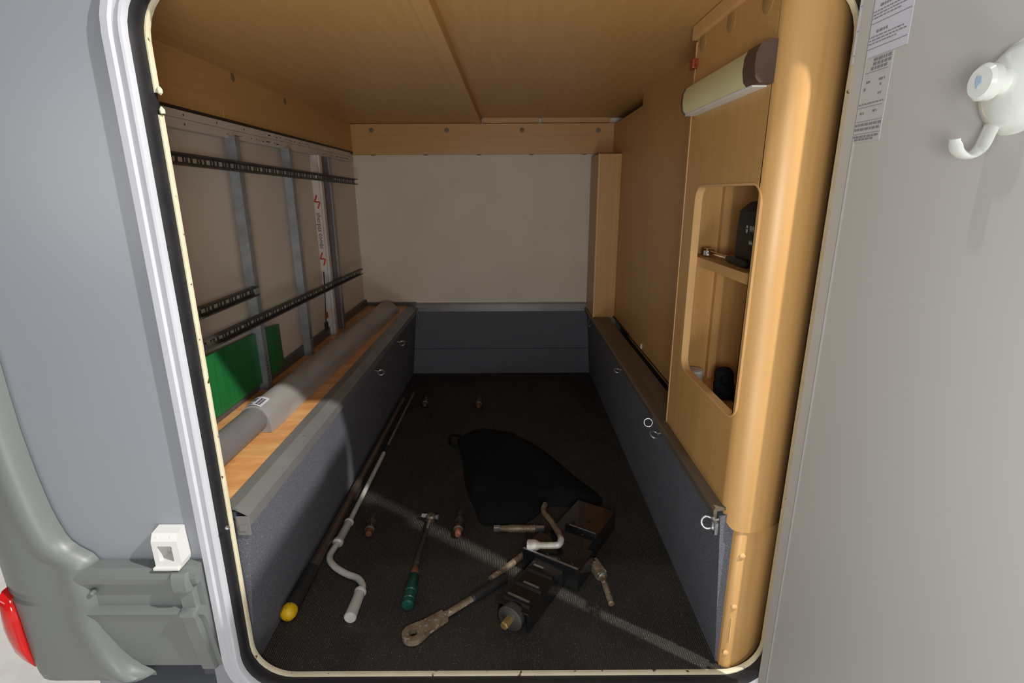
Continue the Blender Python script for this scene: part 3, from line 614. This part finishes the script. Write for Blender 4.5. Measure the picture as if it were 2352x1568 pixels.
for x_, y0_, y1_ in ((.062, -.030, .034), (.118, -.026, .02), (.19, .0, .03)): obj('glint_clip_strip', box(B(), (x_-.003, y0_, .0655), (x_+.003, y1_, .0675), 0, J), zinc, jk)  # metal clip bars across the lower arm
bm = B(); jb(bm, (.232, -.088, .060), (.330, .088, .066)); jb(bm, (.232, .083, .004), (.33, .089, .062)); jb(bm, (.232, -.089, .004), (.33, -.083, .062)); obj('base_channel', bm, black_gloss, jk)
bm = B(); jb(bm, (.325, -.072, .062), (.545, .06, .068)); jb(bm, (.325, -.073, .004), (.545, -.067, .066)); jb(bm, (.325, .054, .004), (.545, .061, .066)); jb(bm, (.384, -.072, .066), (.389, .03, .0818)); obj('upper_arm', bm, black_gloss, jk)
for x, y in ((.25, -.06), (.25, -.02), (.25, .02), (.26, .06), (.30, -.05), (.38, -.03), (.42, .02), (.45, -.02)):
    bm = B(); lathe(bm, J @ Vector((x, y, .064 if x < .33 else .067)), (0, 0, 1), [(0, .006), (.003, .0055), (.005, .003), (.0052, .0004)], 10); obj('rivet', bm, black_gloss, jk, smooth=True)
bm = B(); lathe(bm, J @ Vector((.028, 0, .038)), -ax, [(-.012, .030), (0, .033), (.008, .034), (.012, .034), (.014, .030), (.014, .0004)], 24); obj('end_washer', bm, dark_steel, jk, smooth=True)
bm = B(); lathe(bm, J @ Vector((.016, 0, .038)), -ax, [(0, .0115), (.026, .0115), (.029, .009), (.029, .0004)], 6); obj('hex_screw', bm, brass, jk)
bm = B(); lathe(bm, J @ Vector((.02, 0, .030)), ax, [(0, .009), (.44, .009)], 12); obj('spindle', bm, dark_steel, jk, smooth=True)
# wheel wrench resting on the jack
ww = thing('wheel_wrench', (.13, 1.4, 0), 'cranked wheel wrench with scuffed white socket end resting on the jack', 'wrench')
q = [F(1213, 1252, .075), F(1237, 1252, .08), F(1270, 1252, .085), F(1284, 1250, .088), F(1289, 1238, .09), F(1282, 1222, .09), F(1265, 1195, .085), F(1251, 1178, .08), F(1248, 1168, .080), F(1252, 1158, .078)]
bm = B(); tube(bm, smoothpath(q[1:5], 4), .0095, 14); obj('neck', bm, wrench_white, ww, smooth=True)
bm = B(); tube(bm, smoothpath(q[4:], 4), .0085, 14); obj('rod', bm, rust, ww, smooth=True)
d = (q[1]-q[0]); L = d.length
bm = B(); lathe(bm, q[0], d, [(L*.75, .0004), (L*.3, .010), (0, .0135), (0, .0165), (.004, .0172), (L*.75, .0165), (L*1.0, .012), (L*1.15, .0098)], 16); obj('socket_end', bm, wrench_white, ww, smooth=True)
# pin bolt
pb = thing('slotted_pin', (.26, 1.25, 0), 'rusty pin with square slotted head right of the jack', 'pin')
z = .014; a, m, b = F(1360, 1290, z), F(1383, 1322, z), F(1404, 1386, z); d = m-a; L = d.length; M = frame(a, d)
bm = B(); box(bm, (.012, -.014, -.013), (L, .014, .013), .002, M); box(bm, (0, -.014, -.013), (.014, -.005, .013), .001, M); box(bm, (0, .005, -.013), (.014, .014, .013), .001, M); obj('head', bm, rust, pb)
bm = B(); lathe(bm, m, d, [(-.002, .0145), (.005, .0145), (.007, .010)], 14); obj('collar', bm, zinc, pb, smooth=True)
bm = B(); tube(bm, [m, m.lerp(b, .85), m.lerp(b, .88), b, b+(b-m)*.03], [.0085, .0085, .007, .0085, .005], 12); obj('shank', bm, rust, pb, smooth=True)
# black cloth sack
sk = thing('cloth_sack', (.05, 1.85, 0), 'black cloth sack lying crumpled behind the scissor jack', 'sack')
outl = [F(*p) for p in ((1050, 1012), (1085, 990), (1125, 986), (1200, 1008), (1255, 1040), (1320, 1095), (1376, 1138), (1378, 1160), (1330, 1166), (1262, 1164), (1225, 1192), (1190, 1208), (1140, 1208), (1106, 1204), (1088, 1165), (1070, 1120), (1062, 1060))]
outl = smoothpath(outl+[outl[0]], 3)[:-1]
cen = sum(outl, Vector((0, 0, 0)))/len(outl); bm = B(); loops = []
fold = lambda p: .018*math.exp(-((p.x+.10+(p.y-1.85)*-.35)/.035)**2)+.012*math.exp(-((p.x-.14+(p.y-1.8)*.5)/.05)**2)
from mathutils import noise as mn
for k in range(9):
    s = k/8; loop = []
    for v in outl:
        p = v.lerp(cen, s*.985); e = 1-(1-s)**3
        p.z = .004+.030*min(1, e*1.6)+fold(p)*min(1, e*2)+.010*mn.noise(p*9)*min(1, e*2)
        loop.append(p)
    loops.append(loop)
base = [Vector((v.x, v.y, .0)) for v in outl]
rings(bm, [base]+loops); obj('cloth', bm, black_cloth, sk, smooth=True)
bm = B(); hp = [outl[0]+Vector((.02, 0, .02)), outl[0]+Vector((-.03, .03, .012)), outl[0]+Vector((-.02, -.06, .01)), outl[0]+Vector((.03, -.09, .02))]; tube(bm, smoothpath(hp, 5), .006, 8); obj('drawstring', bm, black_cloth, sk, smooth=True)
# ------------------------------------------------------------------ open door on the right with stickers and hook
dr = thing('door_1', (.53, .88, 0), 'open white garage door hinged on the right', None, kind='structure')
HY = .888; DX = .5235
DM = Matrix.Translation((DX, HY, 0)) @ Matrix.Rotation(math.radians(-90.6), 4, 'Z')     # local x: out from the hinge, local y: away from garage side
def D(x, y, z): return DM @ Vector((x, y, z))
# local y positive should go to +X (outer side)
sy = 1 if (DM.to_3x3() @ Vector((0, 1, 0))).x > 0 else -1
bm = B(); lo_, hi_ = [], []
pr = [(0, .004), (.003, 0), (.030, 0), (.036, .0012), (1.12, .0012), (1.124, 0), (1.15, 0), (1.152, .004), (1.152, .026), (.002, .026)]
extr(bm, pr, lambda x, y: D(x, sy*y, -.03), lambda x, y: D(x, sy*y, 1.41)); obj('door_leaf', bm, door_white, dr)
bm = B(); extr(bm, [(.0305, -.0003), (.0315, -.0003), (.0315, .001), (.0305, .001)], lambda x, y: D(x, sy*y, -.02), lambda x, y: D(x, sy*y, 1.40)); obj('seam', bm, faint_ink, dr)
bm = B(); box(bm, (-.012, .022 if sy > 0 else -.030, .10), (.02, .030 if sy > 0 else -.022, .20), .002, DM); obj('hinge', bm, white_frame, dr)
bm = B(); box(bm, (-.012, .022 if sy > 0 else -.030, 1.16), (.02, .030 if sy > 0 else -.022, 1.26), .002, DM); obj('hinge', bm, white_frame, dr)
def dpix(px, py):
    """point of the photograph on the inner door face"""
    n = (DM.to_3x3() @ Vector((0, 1, 0))); o = D(0, 0, 0); d = RIGHT*((px-1176)/FPX)+DOWN*((py-784)/FPX)+FWD
    t = n.dot(o-EYE)/n.dot(d); q = DM.inverted() @ (EYE+d*t); return q.x, q.z
def sticker(corners, label, rows, seed, pm):
    xs = [dpix(*c) for c in corners]; x0 = min(p[0] for p in xs); x1 = max(p[0] for p in xs); z0 = min(p[1] for p in xs); z1 = max(p[1] for p in xs)
    t = thing('sticker', D((x0+x1)/2, 0, z0), label, 'sticker')
    bm = B(); box(bm, (x0, min(sy*.0006, sy*.0014), z0), (x1, max(sy*.0006, sy*.0014), z1), 0, DM); obj('paper', bm, pm, t)
    bm = B(); rnd = random.Random(seed)
    for zf, a, b, h, solid in rows:
        z = z0+(z1-z0)*zf; x = x0+(x1-x0)*a; xe = x0+(x1-x0)*b
        while x < xe:
            wd = (xe-x) if solid else min(rnd.uniform(.003, .009), xe-x)
            box(bm, (x, min(sy*.0003, sy*.0007), z-h/2), (x+wd, max(sy*.0003, sy*.0007), z+h/2), 0, DM)
            x += wd+.0016
    obj('print', bm, faint_ink, t, kind='stuff')
R1 = []
for blk in range(5):
    z = 1-.03-blk*.195
    R1 += [(z, .42, .62, .0035, 0), (z-.035, .12, .9, .0016, 0), (z-.06, .08, .95, .0016, 0), (z-.085, .22, .8, .0016, 0), (z-.125, .02, .98, .0008, 1)]
sticker([(1990, 128), (2082, 100), (2000, -150)], 'large white instruction sticker at the top of the open door', R1, 1, paper)
R2 = [(.97, .35, .95, .004, 0), (.92, .35, .95, .004, 0), (.87, .3, .85, .004, 0), (.83, .1, .9, .0006, 1), (.72, .2, .35, .003, 0), (.72, .65, .85, .003, 0), (.64, .15, .22, .004, 0), (.66, .7, .76, .003, 0), (.56, .68, .8, .003, 0), (.46, .05, .95, .002, 0), (.42, .05, .9, .0006, 1), (.35, .15, .3, .003, 0), (.36, .6, .75, .003, 0), (.25, .0, 1, .0006, 1), (.21, .02, .98, .0035, 0), (.155, .0, .96, .0035, 0), (.10, .0, 1, .0006, 1), (.065, .02, .95, .003, 0), (.03, .1, .8, .003, 0)]
sticker([(1962, 328), (2018, 316), (1985, 140)], 'small white sticker with faint diagrams below the instruction sticker', R2, 2, film)
# suction hook on the door
hk = thing('suction_hook', D(*(lambda q: (q[0], 0, q[1]-.06))(dpix(2318, 190))), 'glossy white suction hook with pale blue logo button on the door', 'hook')
hx, hz = dpix(2340, 198)
n_in = -(DM.to_3x3() @ Vector((0, sy, 0))); bp_ = D(hx, 0, hz)
bm = B(); lathe(bm, bp_-n_in*.003, n_in, [(0, .047), (.002, .047), (.004, .043), (.010, .040), (.017, .031), (.021, .018), (.022, .0004)], 32); obj('suction_cup', bm, hook_white, hk, smooth=True)
bm = B(); lathe(bm, D(hx, sy*.0035, hz+.012), n_in, [(0, .054), (.0012, .054), (.0015, .052), (.0015, .0004)], 32); obj('rim', bm, hook_film, hk, smooth=True)
bm = B(); lathe(bm, bp_+n_in*.018+Vector((0, 0, .004)), n_in, [(0, .013), (.010, .013), (.012, .018), (.020, .018), (.023, .015), (.0235, .0004)], 24); obj('button', bm, hook_white, hk, smooth=True)
bm = B(); M = frame(bp_+n_in*.0417+Vector((0, 0, .004)), Vector((0, 1, 0)), n_in)
extr(bm, [(-.003, -.005), (.003, -.006), (.004, -.001), (.001, .007), (-.001, .003), (-.004, .001)], lambda x, y: M @ Vector((x, y, 0)), lambda x, y: M @ Vector((x, y, .0006))); obj('logo', bm, logo_blue, hk)
base = bp_+Vector((0, 0, -.034))+(DM.to_3x3() @ Vector((-.014, 0, 0))); jpts = [base+n_in*.006, base+n_in*.009+Vector((0, 0, -.012)), base+n_in*.014+Vector((0, 0, -.026)), base+n_in*.026+Vector((0, 0, -.033)), base+n_in*.038+Vector((0, 0, -.027)), base+n_in*.043+Vector((0, 0, -.015))]
sm = smoothpath(jpts, 4); bm = B(); loops = []
for i, p in enumerate(sm):
    t = (sm[min(i+1, len(sm)-1)]-sm[max(i-1, 0)]).normalized(); u = (DM.to_3x3() @ Vector((1, 0, 0))); v = t.cross(u); wd = .0105 if i < len(sm)-2 else .008
    loops.append([p+u*wd*math.cos(s)+v*.0032*math.sin(s) for s in [2*math.pi*j/12 for j in range(12)]])
rings(bm, loops); obj('hook', bm, hook_white, hk, smooth=True)
# ------------------------------------------------------------------ outside left: bumper corner, skirt, lamp, catch
bpz = thing('bumper', (-1.0, .9, .02), 'grey moulded plastic bumper corner left of the door', 'bumper')
def interp(tab, z):
    tab = sorted(tab)
    if z <= tab[0][0]: return tab[0][1]
    for (a, x), (b, y) in zip(tab, tab[1:]):
        if z <= b: return x+(y-x)*(z-a)/(b-a)
    return tab[-1][1]
redge = [(q.z, q.x) for q in [P(px, py, Y=.905) for px, py in ((-30, 800), (0, 905), (30, 1000), (60, 1080), (95, 1165), (130, 1230), (150, 1253), (175, 1270), (203, 1283), (214, 1296), (213, 1320), (226, 1352), (234, 1388), (230, 1402), (247, 1450), (275, 1500), (305, 1535), (345, 1556))]]
redge += [(1.2, -1.02)]
rl_px = [(28, 1365), (40, 1378), (55, 1410), (68, 1450), (82, 1490), (95, 1522), (120, 1545), (165, 1560)]
ll_px = [(4, 1357), (8, 1395), (17, 1430), (30, 1460), (50, 1495), (75, 1518), (93, 1527)]
ledge_ = [(q.z, q.x) for q in [P(px, py, Y=.915) for px, py in rl_px]]
ledge_ += [(ledge_[0][0]+.012, -1.14), (1.2, -1.30), (-.06, -.93)]
zs = [.036, .037, .040, .046, .055, .07, .09, .12, .15, .18, .21, .225, .24, .25, .265, .28, .295, .31, .32, .33, .336, .34, .345, .355, .37, .385, .40, .43, .46, .50, .54, .58, .63, .70, .8, .95, 1.15]
NC = 22; loops = []
for z in zs:
    xr, xl = interp(redge, z), interp(ledge_, z); row = []
    for j in range(NC+1):
        u = j/NC; x = xr+(xl-xr)*(u**1.6)
        dd = min(1, (xr-x)/.03); y = .922-.030*math.sqrt(max(0, 1-(1-dd)**2))
        y -= .006*math.exp(-((xr-x-.035)/.02)**2)
        wrap = max(0, (-.98-x))/.10
        y += .05*wrap**2
        if z < .06: y += .03*((.06-z)/.024)**2
        y = min(y, .9235) if x > -1.0 else y
        row.append(Vector((x, y, z)))
    loops.append(row)
bm = B(); rings(bm, loops, cyc=False, closed_ends=False)
obj('corner_cap', bm, grey_abs, bpz, smooth=True)
sk_prof = [(.9245, .336), (.899, .336), (.890, .330), (.887, .318), (.890, .304), (.903, .300), (.9045, .240), (.893, .234), (.891, .228), (.895, .221), (.900, .20), (.910, .14), (.918, .09), (.9225, .068), (.9245, .062)]
bm = B(); extr(bm, sk_prof, lambda y, z: (-.90+(.04 if z < .1 else 0), y, z), lambda y, z: (OX0-.051, y, z)); obj('skirt', bm, grey_abs, bpz)
rib = [(.918, .334), (.884, .334), (.879, .328), (.877, .31), (.880, .292), (.893, .288), (.895, .242), (.883, .238), (.881, .230), (.886, .220), (.893, .18), (.905, .12), (.912, .08), (.916, .06), (.918, .06)]
bm = B(); rings(bm, [[Vector((-.681, y+.004, z)) for y, z in rib], [Vector((-.679, y, z)) for y, z in rib], [Vector((-.652, y, z)) for y, z in rib], [Vector((-.648, y+.006, z)) for y, z in rib]]); obj('skirt_rib', bm, grey_abs, bpz, smooth=True)
bm = B(); p = P(225, 1362, Y=.893); lathe(bm, (p.x-.012, .893, p.z), (0, -1, 0), [(-.01, .005), (.002, .005), (.004, .003), (.0045, .0004)], 10); obj('screw', bm, grey_abs, bpz, smooth=True)
# tail light
tl = thing('tail_light', (-1.08, .93, .06), 'red tail light at the bumper corner', 'tail light')
poly = [(q.x, q.z) for q in [P(px, py, Y=.915) for px, py in ll_px+rl_px[5::-1]]]
cx_ = sum(p[0] for p in poly)/len(poly); cz_ = sum(p[1] for p in poly)/len(poly)
bm = B(); rings(bm, [[Vector((cx_+(x-cx_)*k, yy, cz_+(z-cz_)*k)) for x, z in poly] for k, yy in ((1, .96), (1, .915), (.93, .905), (.75, .899), (.4, .895))]); obj('lens', bm, red_lens, tl, smooth=True)
# door catch
dc = thing('door_catch', (-.686, .91, .34), 'white plastic door catch on the outer skin above the grey skirt', 'catch')
bm = plate_hole(B(), [(-.713, .343), (-.662, .343), (-.660, .352), (-.662, .402), (-.713, .402)], rrect(-.703, -.674, .356, .391, .003, 3), lambda x, z: Vector((x, .892, z)), lambda x, z: Vector((x, .924, z))); obj('housing', bm, white_pl, dc)
bm = B(); extr(bm, [(.892, .401), (.900, .416), (.924, .419), (.924, .401)], lambda y, z: (-.713, y, z), lambda y, z: (-.662, y, z)); obj('top_slope', bm, white_pl, dc)
obj('lip', box(B(), (-.716, .886, .338), (-.664, .924, .3445), .002), white_pl, dc)
obj('inner_back', box(B(), (-.705, .917, .354), (-.672, .9235, .393)), pale_ink, dc)
bm = B(); lathe(bm, (-.683, .917, .374), (0, -1, 0), [(0, .007), (.006, .007), (.008, .005), (.008, .0004)], 14); obj('latch_pin', bm, dark_steel, dc, smooth=True)
for x in (-.703, -.675):
    bm = B(); lathe(bm, (x, .897, .409), (0, -1, .6), [(0, .003), (.001, .003), (.0015, .0004)], 10); obj('rivet', bm, white_pl, dc, smooth=True)

# ------------------------------------------------------------------ sub-parts: hang small pieces on the part they sit on
def under(root, child, part):
    for t in [o for o in bpy.data.objects if o.parent is None and o.name.split('.')[0] == root]:
        hosts = [c for c in t.children if c.name.split('.')[0] == part]
        if not hosts: continue
        for c in [c for c in t.children if c.name.split('.')[0] == child]:
            h = min(hosts, key=lambda q: (wl(q)-wl(c)).length)
            c.parent = h; c.location = wl(c)-wl(h)
for a in (('suction_hook', 'logo', 'button'), ('bag', 'lettering', 'pouch'), ('bag', 'logo', 'pouch'), ('mat_roll', 'label_paper', 'wrapper'), ('mat_roll', 'barcode', 'wrapper'),
          ('scissor_jack', 'embossed_rib', 'lower_arm'), ('scissor_jack', 'rivet', 'base_channel'), ('steel_stud', 'slot', 'channel'), ('cable_duct', 'print', 'channel'), ('cable_duct', 'hole', 'channel'),
          ('sticker', 'print', 'paper'), ('cabinet', 'screw_cap', 'side_panel'), ('cabinet', 'hole_edging', 'side_panel'), ('ring_wrench', 'rivet', 'ring_head'), ('door_catch', 'rivet', 'top_slope'),
          ('door_catch', 'latch_pin', 'inner_back'), ('trim_3', 'screw', 'edge_profile'), ('printed_strip', 'lettering', 'profile'), ('printed_strip', 'red_mark', 'profile'), ('green_board', 'flute', 'sheet'), ('corner_panel', 'screw_cap', 'panel')):
    under(*a)
